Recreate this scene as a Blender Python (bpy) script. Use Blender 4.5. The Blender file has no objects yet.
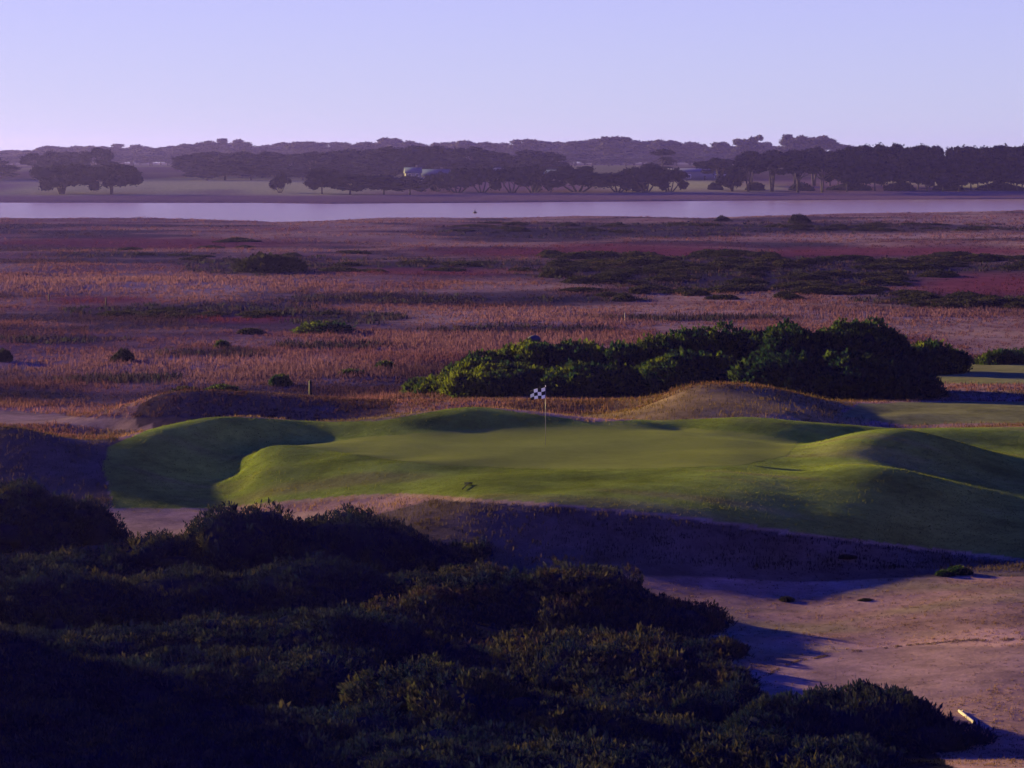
import bpy, math, random
import numpy as np
from mathutils import Vector

# ------------------------------------------------------------------ basics
F = 2500.0          # focal length in pixels of the 1024 px wide frame
EYE = 10.55         # eye height above the putting green
HZ = 160.0          # image row of the true horizon
SUN_AZ = math.radians(-50)   # from +Y, negative = to the left
SUN_EL = math.radians(10.0)
rng = np.random.default_rng(7)
random.seed(7)
sc = bpy.context.scene
col = sc.collection

def wx(px, D): return (px - 512.0) / F * D
def zz(py, D): return EYE - D * (py - HZ) / F

# ------------------------------------------------------------------ noise
def _hash(ix, iy, seed):
    h = (ix.astype(np.int64) * 374761393 + iy.astype(np.int64) * 668265263 + seed * 982451653) & 0xFFFFFFFF
    h = ((h ^ (h >> 13)) * 1274126177) & 0xFFFFFFFF
    h = h ^ (h >> 16)
    return (h & 0xFFFF) / 65535.0

def vnoise(x, y, seed=0):
    x = np.asarray(x, float); y = np.asarray(y, float)
    ix = np.floor(x); iy = np.floor(y)
    fx = x - ix; fy = y - iy
    fx = fx * fx * (3 - 2 * fx); fy = fy * fy * (3 - 2 * fy)
    a = _hash(ix, iy, seed); b = _hash(ix + 1, iy, seed)
    c = _hash(ix, iy + 1, seed); d = _hash(ix + 1, iy + 1, seed)
    return (a + (b - a) * fx) * (1 - fy) + (c + (d - c) * fx) * fy

def fbm(x, y, scale, octv=4, seed=0):
    s = 0; a = 1.0; t = 0
    for k in range(octv):
        s = s + a * vnoise(np.asarray(x) / scale + 17.3 * k, np.asarray(y) / scale - 9.1 * k, seed + k)
        t += a; a *= 0.5; scale *= 0.5
    return s / t      # 0..1

def sstep(a, b, x):
    t = np.clip((np.asarray(x, float) - a) / (b - a), 0, 1)
    return t * t * (3 - 2 * t)

# ------------------------------------------------------------------ terrain control sections: px -> [(D, z)]
def P(py, D): return (D, zz(py, D))
SEC = {
 0: [(45,-1.7),(55,-1.9),(65,-1.9),(78,-1.55),(85.5,-1.5),(87.5,-1.2),(90.2,-.45),P(428.5,93.2),P(427,95),(104,-1.6),P(432,118),P(415,128),(140,-2.8)],
 60: [(45,-1.7),(55,-1.9),(65,-1.9),(78,-1.55),(85.3,-1.5),(87.5,-1.15),(90,-.48),P(438.5,92.9),P(437.5,94.8),(104,-1.7),P(437,114),P(420,125),(140,-2.8)],
 110: [(45,-1.7),(55,-1.9),(65,-1.9),(78,-1.55),P(513,85),(87.3,-1.0),(89.6,-.55),P(451,92.3),P(445,97.5),(104,-1.8),P(432,118),(128,-2.6),(140,-2.8)],
 160: [(45,-1.7),(55,-1.9),(65,-1.9),(78,-1.55),P(512,85),(87.5,-1.08),(90,-.80),(92.7,-.3),P(428,95),(100,-.7),(104,-1.4),(114,-2.2),P(397,119.5),(126,-2.3),(140,-2.8)],
 215: [(45,-1.7),(55,-1.9),(65,-1.9),(78,-1.55),P(511,85.3),(87.5,-1.22),(90,-1.02),(93,-.52),P(419,96.2),(101,-.4),(106,-1.3),(114,-2.1),P(393,119.5),(126,-2.2),(140,-2.8)],
 237: [(45,-1.7),(55,-1.9),(65,-1.9),(78,-1.55),P(512,85.2),(88,-1.08),(91,-.85),P(447,94.6),P(419,96.6),(101,-.35),(106,-1.25),(114,-2.1),P(394,119.5),(126,-2.2),(140,-2.8)],
 260: [(45,-1.7),(55,-1.9),(65,-1.9),(78,-1.55),P(500,85.2),P(472,88.2),P(450.5,91.2),P(441,95),P(419.5,97.0),(101,-.3),(106,-1.2),(114,-2.1),P(394,119.5),(126,-2.2),(140,-2.8)],
 300: [(45,-1.7),(55,-1.9),(65,-1.9),(77,-1.5),P(502,84),P(480,86.5),P(460,89),P(446.5,91.3),(93.5,-.12),P(434,96.5),P(422,98.3),(105,-1.2),(114,-2.0),P(396,119.5),(126,-2.3),(140,-2.8)],
 350: [(45,-1.8),(55,-1.9),(65,-1.9),(76,-1.5),P(498,83),P(475,86),P(454,88.8),(91.3,-.12),P(441,94.5),P(437,96),P(426,97.6),(105,-1.2),(113.5,-1.9),P(402,118.5),(126,-2.4),(140,-2.8)],
 400: [(45,-1.8),(55,-1.9),(66,-1.9),(74,-1.5),P(497,82),P(480,84.5),P(462,87),(89,-.1),P(445,92.5),P(432,96),P(419,97.7),(104,-.9),(114,-1.2),(128,-1.8),(140,-2.7)],
 470: [(45,-1.8),(55,-1.9),(65,-1.9),(69,-1.88),(72.5,-1.6),(75.5,-.95),P(502,78),P(490,80.5),P(480,82.5),(86,-.14),P(460,88),P(445,92.5),P(427,97),P(407.5,99.0),(105,-.5),P(405,115),(128,-1.6),(140,-2.6)],
 545: [(45,-1.8),(55,-1.9),(65,-1.9),(69,-1.88),(72.3,-1.6),(75,-.98),P(506,77),P(490,80),P(473,84),(86.5,-.08),P(445,92.5),P(427,97),P(415,98.6),(105,-.7),P(404,115),(128,-1.5),(140,-2.6)],
 600: [(45,-1.8),(55,-1.9),(65,-1.9),(69,-1.88),(72,-1.6),(74.7,-1.0),P(510,76.8),P(490,79.5),P(470,85),P(445,92.5),P(430,96.5),P(423.5,98.1),(105,-.75),P(402,116),(128,-1.5),(140,-2.6)],
 640: [(45,-1.8),(55,-1.9),(65,-1.9),(69,-1.88),(72,-1.61),(74.5,-1.05),P(514,76.6),P(492,79.2),P(470,84.8),P(447,92),P(430,96.8),P(421.5,99),(104,-.75),P(408,113),(128,-1.5),(140,-2.6)],
 680: [(45,-1.8),(55,-1.9),(65,-1.9),(69,-1.88),(72,-1.62),(74.2,-1.1),P(519,76.3),P(495,79),P(470,84.5),P(450,91),P(431,96.5),(98.5,-.06),P(419,101),(103.3,-.3),P(414,106.5),P(394,111.5),P(389,113.3),(121,-1.4),(140,-2.5)],
 740: [(45,-1.8),(55,-1.9),(65,-1.9),(69,-1.9),(72,-1.65),(74,-1.25),P(527,76),P(500,78.8),P(475,83),P(455,89),P(440,93.5),P(434,97),P(417.5,99.6),(103,-.3),P(414.5,106.3),P(391,111.3),P(384,113.3),(121,-1.4),(140,-2.4)],
 800: [(45,-1.8),(55,-1.9),(65,-1.9),(69,-1.92),(72,-1.72),(73.8,-1.4),P(536,75.6),P(510,78.5),P(490,81.3),P(471,84.8),(87.4,-.1),P(456,89.3),P(447,91.8),(95.5,-.3),P(433,97.5),P(421,99.6),(103,-.5),P(415.5,106.5),P(401,111),P(394.5,113),(121,-1.4),(140,-2.3)],
 850: [(45,-1.8),(55,-1.9),(65,-1.9),(68.5,-1.85),(71.2,-1.7),(73.8,-1.42),P(542,75.5),P(515,78.5),P(490,81.5),P(465,84.8),(87.4,-.02),P(449,89.3),P(433,92.3),(97,-.5),P(425.5,99.5),(106,-1.2),(112,-.9),(121,-1.2),(140,-2.0)],
 900: [(45,-1.8),(55,-1.9),(65,-1.9),(67.5,-1.78),(71,-1.65),(73.5,-1.45),P(547,76.2),P(525,78.4),P(500,81),P(469,84.8),(87.4,-.22),(90,.25),P(427.5,92.6),(98,-.4),P(427,101),(106,-1.1),P(412,111),P(400,122),(140,-1.7)],
 950: [(45,-1.75),(55,-1.8),(62,-1.75),(67,-1.66),(71,-1.58),(74,-1.52),P(553,76.6),P(530,78.8),P(505,81.5),P(485,84),(87,-.5),P(439,92.5),(98,-.6),P(428,101),(106,-.9),P(414,111),P(400,122),P(386,133),P(370,147)],
 1024: [(45,-1.75),(55,-1.75),(62,-1.65),(68,-1.55),(72,-1.52),P(562,75.2),P(540,78.2),P(520,80.8),P(505,83.5),(87,-.8),P(464,92),(97,-.8),P(427,102),(106,-.7),P(414,112),P(400,122),P(385,132),P(371,146)],
}
SEC[-80] = [(45,-1.7),(55,-1.9),(65,-1.8),(78,-1.6),(86,-1.5),(91,-1.1),(95,-.8),(102,-1.6),(118,-2.3),(128,-2.5),(140,-2.8)]
SEC[-160] = [(45,-1.7),(55,-1.9),(65,-1.8),(78,-1.6),(90,-1.7),(102,-1.9),(118,-2.3),(128,-2.5),(140,-2.8)]
SEC[1110] = [(d, z - .1) for d, z in SEC[1024]]; SEC[1200] = [(d, z - .2) for d, z in SEC[1024]]
cp = [((px - 512) / F * 95, D, z) for px, L in SEC.items() for D, z in L]
for pxx in range(-160, 1201, 85):
    cp += [((pxx - 512) / F * 95, 36, -1.2), ((pxx - 512) / F * 95, 158, -2.8 if pxx < 860 else -2.3), ((pxx - 512) / F * 95, 172, -2.9)]
cp = np.array(cp)

def tps_fit(pts, lam=4e-3):
    n = len(pts)
    d2 = ((pts[:, None, :2] - pts[None, :, :2]) ** 2).sum(-1)
    K = 0.5 * d2 * np.log(d2 + 1e-9) + lam * np.eye(n)
    Q = np.hstack([np.ones((n, 1)), pts[:, :2]])
    A = np.block([[K, Q], [Q.T, np.zeros((3, 3))]])
    return np.linalg.solve(A, np.concatenate([pts[:, 2], np.zeros(3)]))
TW = tps_fit(cp)

def tps(u, v):
    out = np.zeros(len(u))
    for i in range(0, len(u), 20000):
        uu = u[i:i + 20000, None]; vv = v[i:i + 20000, None]
        d2 = (uu - cp[None, :, 0]) ** 2 + (vv - cp[None, :, 1]) ** 2
        out[i:i + 20000] = (0.5 * d2 * np.log(d2 + 1e-9)) @ TW[:-3] + TW[-3] + TW[-2] * uu[:, 0] + TW[-1] * vv[:, 0]
    return out

def near_shore(px): return np.interp(px, [-400, 0, 200, 275, 330, 380, 520, 700, 800, 1024, 1400], [610, 598, 575, 550, 566, 592, 610, 603, 632, 684, 760])
def far_shore(px): return np.interp(px, [-400, 0, 250, 330, 520, 700, 1024, 1400], [812, 812, 806, 785, 815, 845, 885, 900])

def pt_in(px, py, poly):
    inside = np.zeros(len(px), bool)
    n = len(poly)
    for i in range(n):
        x1, y1 = poly[i]; x2, y2 = poly[(i + 1) % n]
        if y1 == y2: continue
        c = ((y1 > py) != (y2 > py)) & (px < (x2 - x1) * (py - y1) / (y2 - y1) + x1)
        inside ^= c
    return inside

TURF = [(108,447),(104,470),(112,512),(215,512),(330,500),(400,496.5),(480,502.5),(560,507),(680,519),(800,536),(930,551),(1024,562),(1240,575),(1240,427),(910,427),(850,424),(740,415),(640,419),(590,422),(470,405),(380,421),(330,422),(215,416),(160,425)]
GREEN = [(300,446),(360,437),(440,431),(520,427),(620,424.5),(700,428),(755,433),(800,441),(788,456),(740,466),(640,469),(520,469),(430,465),(370,457)]

def height(x, y):
    """terrain height at world x, y (arrays)"""
    x = np.asarray(x, float); y = np.asarray(y, float)
    yy = np.maximum(y, 3.0)
    px = np.clip(512 + F * x / yy, -170, 1210)
    z = np.full(len(x), -2.9)
    m = (y > 30) & (y < 172)
    g = np.zeros(len(x))
    if m.any(): g[m] = tps((px[m] - 512) / F * 95, y[m])
    z = np.where(m, g + (z - g) * sstep(140, 168, y), z)
    # dune the camera stands on
    d = np.interp(y, [-80, -10, 5, 20, 40, 55], [9.0, 9.0, 8.8, 5.2, .6, -1.8])
    z = np.where(y < 55, d + (z - d) * sstep(40, 55, y), z)
    # unseen dune added left of the frame to shade the lower-left scrub
    z = z + 6.5 * np.exp(-((x + 26) / 4.6) ** 2) * (1 - sstep(68, 76, y)) * sstep(38, 50, y)
    # marsh relief
    mm = sstep(128, 160, y) * (1 - sstep(1200, 1500, y))
    z = z + mm * ((fbm(x, y, 24, 4, 5) - .5) * 1.0 + (fbm(x, y * .6, 60, 2, 9) - .5) * .8)
    # river trough, then the far shore climbing gently
    ns = near_shore(px); fs = far_shore(px)
    inr = sstep(-14, 6, y - ns) * (1 - sstep(-4, 14, y - fs))
    z = z + (-4.6 - z) * inr
    far = np.interp(y, [0, 890, 960, 1010, 1180, 1700, 4400], [-2.9, -2.9, -2.5, -1.2, .8, 6.0, 6.0])
    z = np.where(y > fs + 14, far + (fbm(x, y, 60, 3, 3) - .5) * .8, z)
    # roughness of unmown ground close by
    near = (y > 30) & (y < 160)
    gsoft = sstep(.75, 1.15, np.sqrt(((px - 570) / 230) ** 2 + ((y - 91) / 6.5) ** 2))
    z = z + np.where(near, (fbm(x * .55, y * 1.1, 4.2, 4, 21) - .5) * .22 * (.18 + .82 * gsoft), 0)
    return z

def zones(x, y, z):
    """true ground colour (linear) and masks for each point"""
    n = len(x)
    yy = np.maximum(y, 3.0)
    px = 512 + F * x / yy; py = HZ + F * (EYE - z) / yy
    jx = (fbm(x, y, 2.2, 3, 31) - .5) * 10; jy = (fbm(x, y, 2.2, 3, 37) - .5) * 3
    C = np.zeros((n, 3))
    a = fbm(x, y, 14, 5, 41)[:, None]; b = fbm(x, y * .5, 40, 4, 43)[:, None]
    straw = np.array([.23, .145, .108]); mauve = np.array([.15, .080, .075]); dk = np.array([.045, .034, .046])
    t = sstep(.38, .62, a * .6 + b * .4)
    C[:] = mauve + (straw - mauve) * t
    t2 = 1 - sstep(.36, .50, fbm(x * .55, y * .9, 20, 5, 47)[:, None])
    C = C + (dk - C) * t2 * .9
    def ell(cx, cy, rx, ry, soft=.5):
        r = np.sqrt(((px + jx * 1.5 - cx) / rx) ** 2 + ((py + jy * .5 - cy) / ry) ** 2)
        r = r + (fbm(x, y, 16, 3, 53) - .5) * .9
        return (1 - sstep(1 - soft, 1 + soft, r))[:, None]
    marsh = ((y > 125) & (y < 700))[:, None]
    dark = np.zeros((n, 1)); red = np.zeros((n, 1)); pale = np.zeros((n, 1))
    for e in [(270,266,70,9),(200,311,120,7),(810,270,260,20),(960,298,90,10),(620,232,180,6),(760,228,260,6),(130,255,90,3),(640,262,90,10),(440,264,120,5),(330,318,70,6),(60,340,70,4),(210,353,70,5),(330,347,60,4),(520,330,90,4),(120,380,60,4),(400,300,110,4),(700,318,120,3),(30,395,60,4),(560,300,80,3),(90,412,120,5)]:
        dark = np.maximum(dark, ell(*e))
    for e in [(640,250,110,6),(985,285,90,11),(235,320,50,4),(520,252,90,5),(420,272,90,4),(900,252,160,5),(150,243,160,5),(100,300,70,4)]:
        red = np.maximum(red, ell(*e))
    for e in [(830,314,240,6),(120,285,200,10),(820,235,230,4),(960,222,120,5),(560,318,120,8),(200,365,200,20),(480,345,170,12)]:
        pale = np.maximum(pale, ell(*e))
    C = np.where(marsh, C + (np.array([.26, .175, .15]) - C) * pale * .7, C)
    C = np.where(marsh, C + (np.array([.022, .020, .034]) - C) * dark * .88, C)
    C = np.where(marsh, C + (np.array([.125, .034, .045]) - C) * red * .9, C)
    # far shore
    f = (y > 780)
    fs = far_shore(np.clip(px, -400, 1400))
    gs = sstep(90, 200, y - fs)[:, None]
    FC = np.array([.12, .07, .075]) + (np.array([.27, .25, .10]) - np.array([.12, .07, .075])) * gs * sstep(.35, .6, fbm(x, y * .25, 70, 3, 61))[:, None]
    FC = FC * (1 - .62 * sstep(1130, 1260, y))[:, None]
    C = np.where(f[:, None], FC, C)
    # the near ground
    g = (y <= 135)
    r1 = fbm(x * .6, y * 2.2, 5, 5, 71)[:, None]
    dry = np.array([.26, .155, .108]) * (.45 + 1.05 * r1)
    dry = dry * (.58 + .76 * fbm(x * .22, y * 1.5, 2.4, 4, 77)[:, None])
    olive = np.array([.15, .13, .06])
    dry = dry + (olive - dry) * sstep(.52, .68, fbm(x, y * 1.8, 6, 4, 73))[:, None] * .55
    C = np.where(g[:, None], dry, C + (dry - C) * (1 - sstep(128, 142, y))[:, None] * (y < 150)[:, None])
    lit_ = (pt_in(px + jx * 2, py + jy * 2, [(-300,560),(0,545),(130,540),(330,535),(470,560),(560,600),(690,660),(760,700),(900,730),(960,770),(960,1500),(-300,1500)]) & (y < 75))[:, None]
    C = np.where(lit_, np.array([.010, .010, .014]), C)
    # scraped sandy hollow, lower right
    hollow = (pt_in(px + jx * .5, py + jy, [(768,672),(800,658),(850,650),(910,645.5),(1000,647),(1200,652),(1200,672),(1000,686),(930,705),(870,712),(800,700)]) & (y < 75))[:, None]
    C = np.where(hollow, np.array([.25, .155, .120]) * (.8 + .4 * fbm(x, y, 1.3, 4, 79)[:, None]), C)
    # bare path at left and strip below the left mound
    sand = ((pt_in(px + jx, py + jy, [(-200,424),(60,424),(140,432),(215,425),(200,416),(90,418),(0,410),(-200,405)]) & (y > 104)) | (pt_in(px + jx, py + jy, [(60,513),(130,511.5),(340,511),(340,540),(60,540)]) & (y < 88)))[:, None]
    C = np.where(sand, np.array([.30, .19, .115]) * (.85 + .3 * r1), C)
    # brown dune grass mound, heather banks
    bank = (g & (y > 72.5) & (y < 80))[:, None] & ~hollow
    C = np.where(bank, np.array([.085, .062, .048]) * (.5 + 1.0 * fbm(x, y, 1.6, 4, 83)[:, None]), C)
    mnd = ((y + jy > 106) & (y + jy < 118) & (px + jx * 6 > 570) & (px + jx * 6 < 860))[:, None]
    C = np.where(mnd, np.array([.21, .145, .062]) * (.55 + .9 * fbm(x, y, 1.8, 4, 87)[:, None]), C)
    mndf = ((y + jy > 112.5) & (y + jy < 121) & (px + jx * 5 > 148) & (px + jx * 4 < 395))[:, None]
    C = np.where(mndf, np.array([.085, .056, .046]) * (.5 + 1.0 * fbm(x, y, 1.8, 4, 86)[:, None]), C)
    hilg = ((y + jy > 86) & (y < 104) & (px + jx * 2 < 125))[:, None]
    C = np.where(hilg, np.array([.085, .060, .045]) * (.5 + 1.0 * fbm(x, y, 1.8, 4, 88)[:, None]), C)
    # mown turf
    turf = (pt_in(px + jx * .35, py + jy * .35, TURF) & (y > 68) & (y < 104.0))
    lip = turf & ~(pt_in(px + jx * .7, py + 3.5 + jy, TURF))
    tv = fbm(x, y * 1.5, 4, 4, 91)[:, None]; tw = fbm(x * .35 + y, y * .3, 1.6, 3, 93)[:, None]
    TC = np.array([.165, .208, .030]) * (.55 + .9 * tv)
    TC = TC + (np.array([.20, .15, .06]) - TC) * sstep(.55, .75, tw * .6 + tv * .4) * .5
    C = np.where(turf[:, None], TC, C)
    C = np.where(lip[:, None], np.array([.30, .20, .11]) * (.8 + .4 * tv), C)
    # greens beyond on the right: dark rough fairway and the lit field
    fw = ((pt_in(px + jx, py + jy, [(860,404),(940,402),(1240,402),(1240,423),(900,424),(840,416)]) | pt_in(px + jx, py + jy, [(925,362),(1240,362),(1240,384),(930,384)])) & (y > 103) & (y < 160))
    C = np.where(fw[:, None], np.array([.15, .145, .05]) * (.8 + .4 * tv), C)
    rough = 1.0 - turf.astype(float) - fw.astype(float)
    return C, turf, fw, hollow[:, 0], sand[:, 0], dark[:, 0] * marsh[:, 0], red[:, 0] * marsh[:, 0], pale[:, 0] * marsh[:, 0], px, py

# ------------------------------------------------------------------ mesh + object helpers
def mesh_np(name, V, faces, mats, colors=None, smooth=False, mat_idx=None):
    me = bpy.data.meshes.new(name)
    V = np.asarray(V, np.float32)
    me.vertices.add(len(V)); me.vertices.foreach_set('co', V.ravel())
    tot = []; idx = []
    for fc in (faces if isinstance(faces, list) else [faces]):
        fc = np.asarray(fc, np.int32)
        if len(fc) == 0: continue
        idx.append(fc.ravel()); tot.append(np.full(len(fc), fc.shape[1], np.int32))
    idx = np.concatenate(idx); tot = np.concatenate(tot)
    me.loops.add(len(idx)); me.loops.foreach_set('vertex_index', idx)
    me.polygons.add(len(tot))
    me.polygons.foreach_set('loop_start', np.concatenate([[0], np.cumsum(tot)[:-1]]).astype(np.int32))
    me.polygons.foreach_set('loop_total', tot)
    if smooth: me.polygons.foreach_set('use_smooth', np.ones(len(tot), bool))
    if mat_idx is not None: me.polygons.foreach_set('material_index', np.asarray(mat_idx, np.int32))
    for m in (mats if isinstance(mats, (list, tuple)) else [mats]): me.materials.append(m)
    if colors is not None:
        ca = me.color_attributes.new('tint', 'FLOAT_COLOR', 'POINT')
        c4 = np.ones((len(V), 4), np.float32); c4[:, :3] = colors
        ca.data.foreach_set('color', c4.ravel())
    me.update(calc_edges=True); me.validate()
    return me

def obj(name, me, parent=None, loc=(0, 0, 0)):
    o = bpy.data.objects.new(name, me); col.objects.link(o)
    o.location = loc
    if parent: o.parent = parent
    return o

def tag(o, label=None, cat=None, group=None, kind=None):
    if label: o['label'] = label
    if cat: o['category'] = cat
    if group: o['group'] = group
    if kind: o['kind'] = kind
    return o

def thing(name, label, cat, loc, group=None, rz=0):
    o = bpy.data.objects.new(name, None); col.objects.link(o)
    o.empty_display_size = .3
    o.location = loc; o.rotation_euler = (0, 0, rz)
    return tag(o, label, cat, group)

def dup(root, loc, rz=0, scale=(1, 1, 1), label=None, group=None):
    r = root.copy(); col.objects.link(r)
    r.location = loc; r.rotation_euler = (0, 0, rz); r.scale = scale
    if label: r['label'] = label
    if group: r['group'] = group
    for ch in list(root.children):
        c = ch.copy(); col.objects.link(c); c.parent = r
        for g in ch.children:
            d = g.copy(); col.objects.link(d); d.parent = c
    return r

class MB:
    def __init__(s): s.v = []; s.f3 = []; s.f4 = []; s.n = 0
    def add(s, V, f):
        f = np.asarray(f) + s.n
        (s.f3 if f.shape[1] == 3 else s.f4).append(f); s.v.append(np.asarray(V, float)); s.n += len(V)
    def box(s, c, d, rz=0, taper=1.0):
        x, y, z = np.array(d) / 2
        V = np.array([[-x,-y,-z],[x,-y,-z],[x,y,-z],[-x,y,-z],[-x*taper,-y*taper,z],[x*taper,-y*taper,z],[x*taper,y*taper,z],[-x*taper,y*taper,z]])
        ca, sa = math.cos(rz), math.sin(rz)
        V = V @ np.array([[ca, sa, 0], [-sa, ca, 0], [0, 0, 1]]) + np.array(c)
        s.add(V, [[0,3,2,1],[4,5,6,7],[0,1,5,4],[1,2,6,5],[2,3,7,6],[3,0,4,7]])
    def tube(s, pts, rad, k=8):
        pts = np.asarray(pts, float); n = len(pts)
        V = []
        for i in range(n):
            t = pts[min(i + 1, n - 1)] - pts[max(i - 1, 0)]; t = t / (np.linalg.norm(t) + 1e-9)
            a = np.cross(t, [0.31, .9, .2]); a /= np.linalg.norm(a); b = np.cross(t, a)
            for j in range(k):
                an = 2 * math.pi * j / k
                V.append(pts[i] + rad[i] * (math.cos(an) * a + math.sin(an) * b))
        f = [[i*k+j, i*k+(j+1)%k, (i+1)*k+(j+1)%k, (i+1)*k+j] for i in range(n-1) for j in range(k)]
        b0 = len(V); V += [pts[0], pts[-1]]
        s.add(V, f)
        base = s.n - len(V)
        s.f3.append(np.array([[base+b0, base+(j+1)%k, base+j] for j in range(k)] + [[base+b0+1, base+(n-1)*k+j, base+(n-1)*k+(j+1)%k] for j in range(k)]))
    def mesh(s, name, mat, colors=None, smooth=False):
        fs = []
        if s.f4: fs.append(np.concatenate(s.f4))
        if s.f3: fs.append(np.concatenate(s.f3))
        return mesh_np(name, np.concatenate(s.v), fs, mat, colors, smooth)

# ------------------------------------------------------------------ materials
def newmat(name):
    m = bpy.data.materials.new(name); m.use_nodes = True
    nt = m.node_tree; nt.nodes.clear()
    out = nt.nodes.new('ShaderNodeOutputMaterial')
    return m, nt, out

def N(nt, t, **kw):
    n = nt.nodes.new(t)
    for k, v in kw.items():
        if hasattr(n, k): setattr(n, k, v)
        else: n.inputs[k].default_value = v
    return n

def plain(name, rgb, rough=.7, var=.15, scale=8.0, metallic=0):
    m, nt, out = newmat(name)
    p = N(nt, 'ShaderNodeBsdfPrincipled', Roughness=rough, Metallic=metallic); p.inputs['Specular IOR Level'].default_value = .08
    tc = N(nt, 'ShaderNodeTexCoord'); no = N(nt, 'ShaderNodeTexNoise', Scale=scale, Detail=5.0)
    nt.links.new(tc.outputs['Object'], no.inputs['Vector'])
    mp = N(nt, 'ShaderNodeMapRange'); mp.inputs['To Min'].default_value = 1 - var; mp.inputs['To Max'].default_value = 1 + var
    nt.links.new(no.outputs['Fac'], mp.inputs['Value'])
    mx = N(nt, 'ShaderNodeVectorMath', operation='SCALE'); mx.inputs[0].default_value = rgb
    nt.links.new(mp.outputs['Result'], mx.inputs['Scale'])
    nt.links.new(mx.outputs['Vector'], p.inputs['Base Color'])
    nt.links.new(p.outputs['BSDF'], out.inputs['Surface'])
    return m

def leafmat(name, trans=.35, gain=(1, 1, 1), tgain=(1.15, 1.0, .45), objvar=0.0):
    """tinted leaf: diffuse plus light shining through the blade"""
    m, nt, out = newmat(name)
    at = N(nt, 'ShaderNodeAttribute', attribute_name='tint')
    mul = N(nt, 'ShaderNodeVectorMath', operation='MULTIPLY'); mul.inputs[1].default_value = gain
    nt.links.new(at.outputs['Color'], mul.inputs[0])
    src = mul.outputs['Vector']
    if objvar:
        oi = N(nt, 'ShaderNodeObjectInfo'); mr = N(nt, 'ShaderNodeMapRange')
        mr.inputs['To Min'].default_value = 1 - objvar; mr.inputs['To Max'].default_value = 1 + objvar
        nt.links.new(oi.outputs['Random'], mr.inputs['Value'])
        sv = N(nt, 'ShaderNodeVectorMath', operation='SCALE')
        nt.links.new(src, sv.inputs[0]); nt.links.new(mr.outputs['Result'], sv.inputs['Scale']); src = sv.outputs['Vector']
    t2 = N(nt, 'ShaderNodeVectorMath', operation='MULTIPLY'); t2.inputs[1].default_value = tgain
    nt.links.new(src, t2.inputs[0])
    d = N(nt, 'ShaderNodeBsdfDiffuse', Roughness=.8); tr = N(nt, 'ShaderNodeBsdfTranslucent')
    nt.links.new(src, d.inputs['Color']); nt.links.new(t2.outputs['Vector'], tr.inputs['Color'])
    mx = N(nt, 'ShaderNodeMixShader', Fac=trans)
    nt.links.new(d.outputs['BSDF'], mx.inputs[1]); nt.links.new(tr.outputs['BSDF'], mx.inputs[2])
    nt.links.new(mx.outputs['Shader'], out.inputs['Surface'])
    return m

def groundmat(name, bump=.5, fine=1.0, var=.42):
    m, nt, out = newmat(name)
    at = N(nt, 'ShaderNodeAttribute', attribute_name='tint')
    geo = N(nt, 'ShaderNodeNewGeometry')
    n1 = N(nt, 'ShaderNodeTexNoise', Scale=2.6 * fine, Detail=7.0, Roughness=.65)
    n2 = N(nt, 'ShaderNodeTexNoise', Scale=14.0 * fine, Detail=5.0, Roughness=.7)
    for n in (n1, n2): nt.links.new(geo.outputs['Position'], n.inputs['Vector'])
    ad = N(nt, 'ShaderNodeMath', operation='MULTIPLY_ADD'); ad.inputs[1].default_value = .5; 
    nt.links.new(n1.outputs['Fac'], ad.inputs[0])
    h = N(nt, 'ShaderNodeMath', operation='MULTIPLY'); h.inputs[1].default_value = .5
    nt.links.new(n2.outputs['Fac'], h.inputs[0]); nt.links.new(h.outputs['Value'], ad.inputs[2])
    n3 = N(nt, 'ShaderNodeTexNoise', Scale=.55 * fine, Detail=6.0, Roughness=.75)
    nt.links.new(geo.outputs['Position'], n3.inputs['Vector'])
    mz = N(nt, 'ShaderNodeMath', operation='MULTIPLY_ADD'); mz.inputs[1].default_value = .5
    hz2 = N(nt, 'ShaderNodeMath', operation='MULTIPLY'); hz2.inputs[1].default_value = .5
    nt.links.new(ad.outputs['Value'], hz2.inputs[0]); nt.links.new(n3.outputs['Fac'], mz.inputs[0]); nt.links.new(hz2.outputs['Value'], mz.inputs[2])
    mp = N(nt, 'ShaderNodeMapRange'); mp.inputs['From Min'].default_value = .38; mp.inputs['From Max'].default_value = .62
    mp.inputs['To Min'].default_value = 1 - var; mp.inputs['To Max'].default_value = 1 + var
    nt.links.new(mz.outputs['Value'], mp.inputs['Value'])
    s = N(nt, 'ShaderNodeVectorMath', operation='SCALE')
    nt.links.new(at.outputs['Color'], s.inputs[0]); nt.links.new(mp.outputs['Result'], s.inputs['Scale'])
    bp = N(nt, 'ShaderNodeBump', Strength=bump, Distance=.08)
    nt.links.new(ad.outputs['Value'], bp.inputs['Height'])
    d = N(nt, 'ShaderNodeBsdfDiffuse', Roughness=.9)
    nt.links.new(s.outputs['Vector'], d.inputs['Color']); nt.links.new(bp.outputs['Normal'], d.inputs['Normal'])
    nt.links.new(d.outputs['BSDF'], out.inputs['Surface'])
    return m

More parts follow.
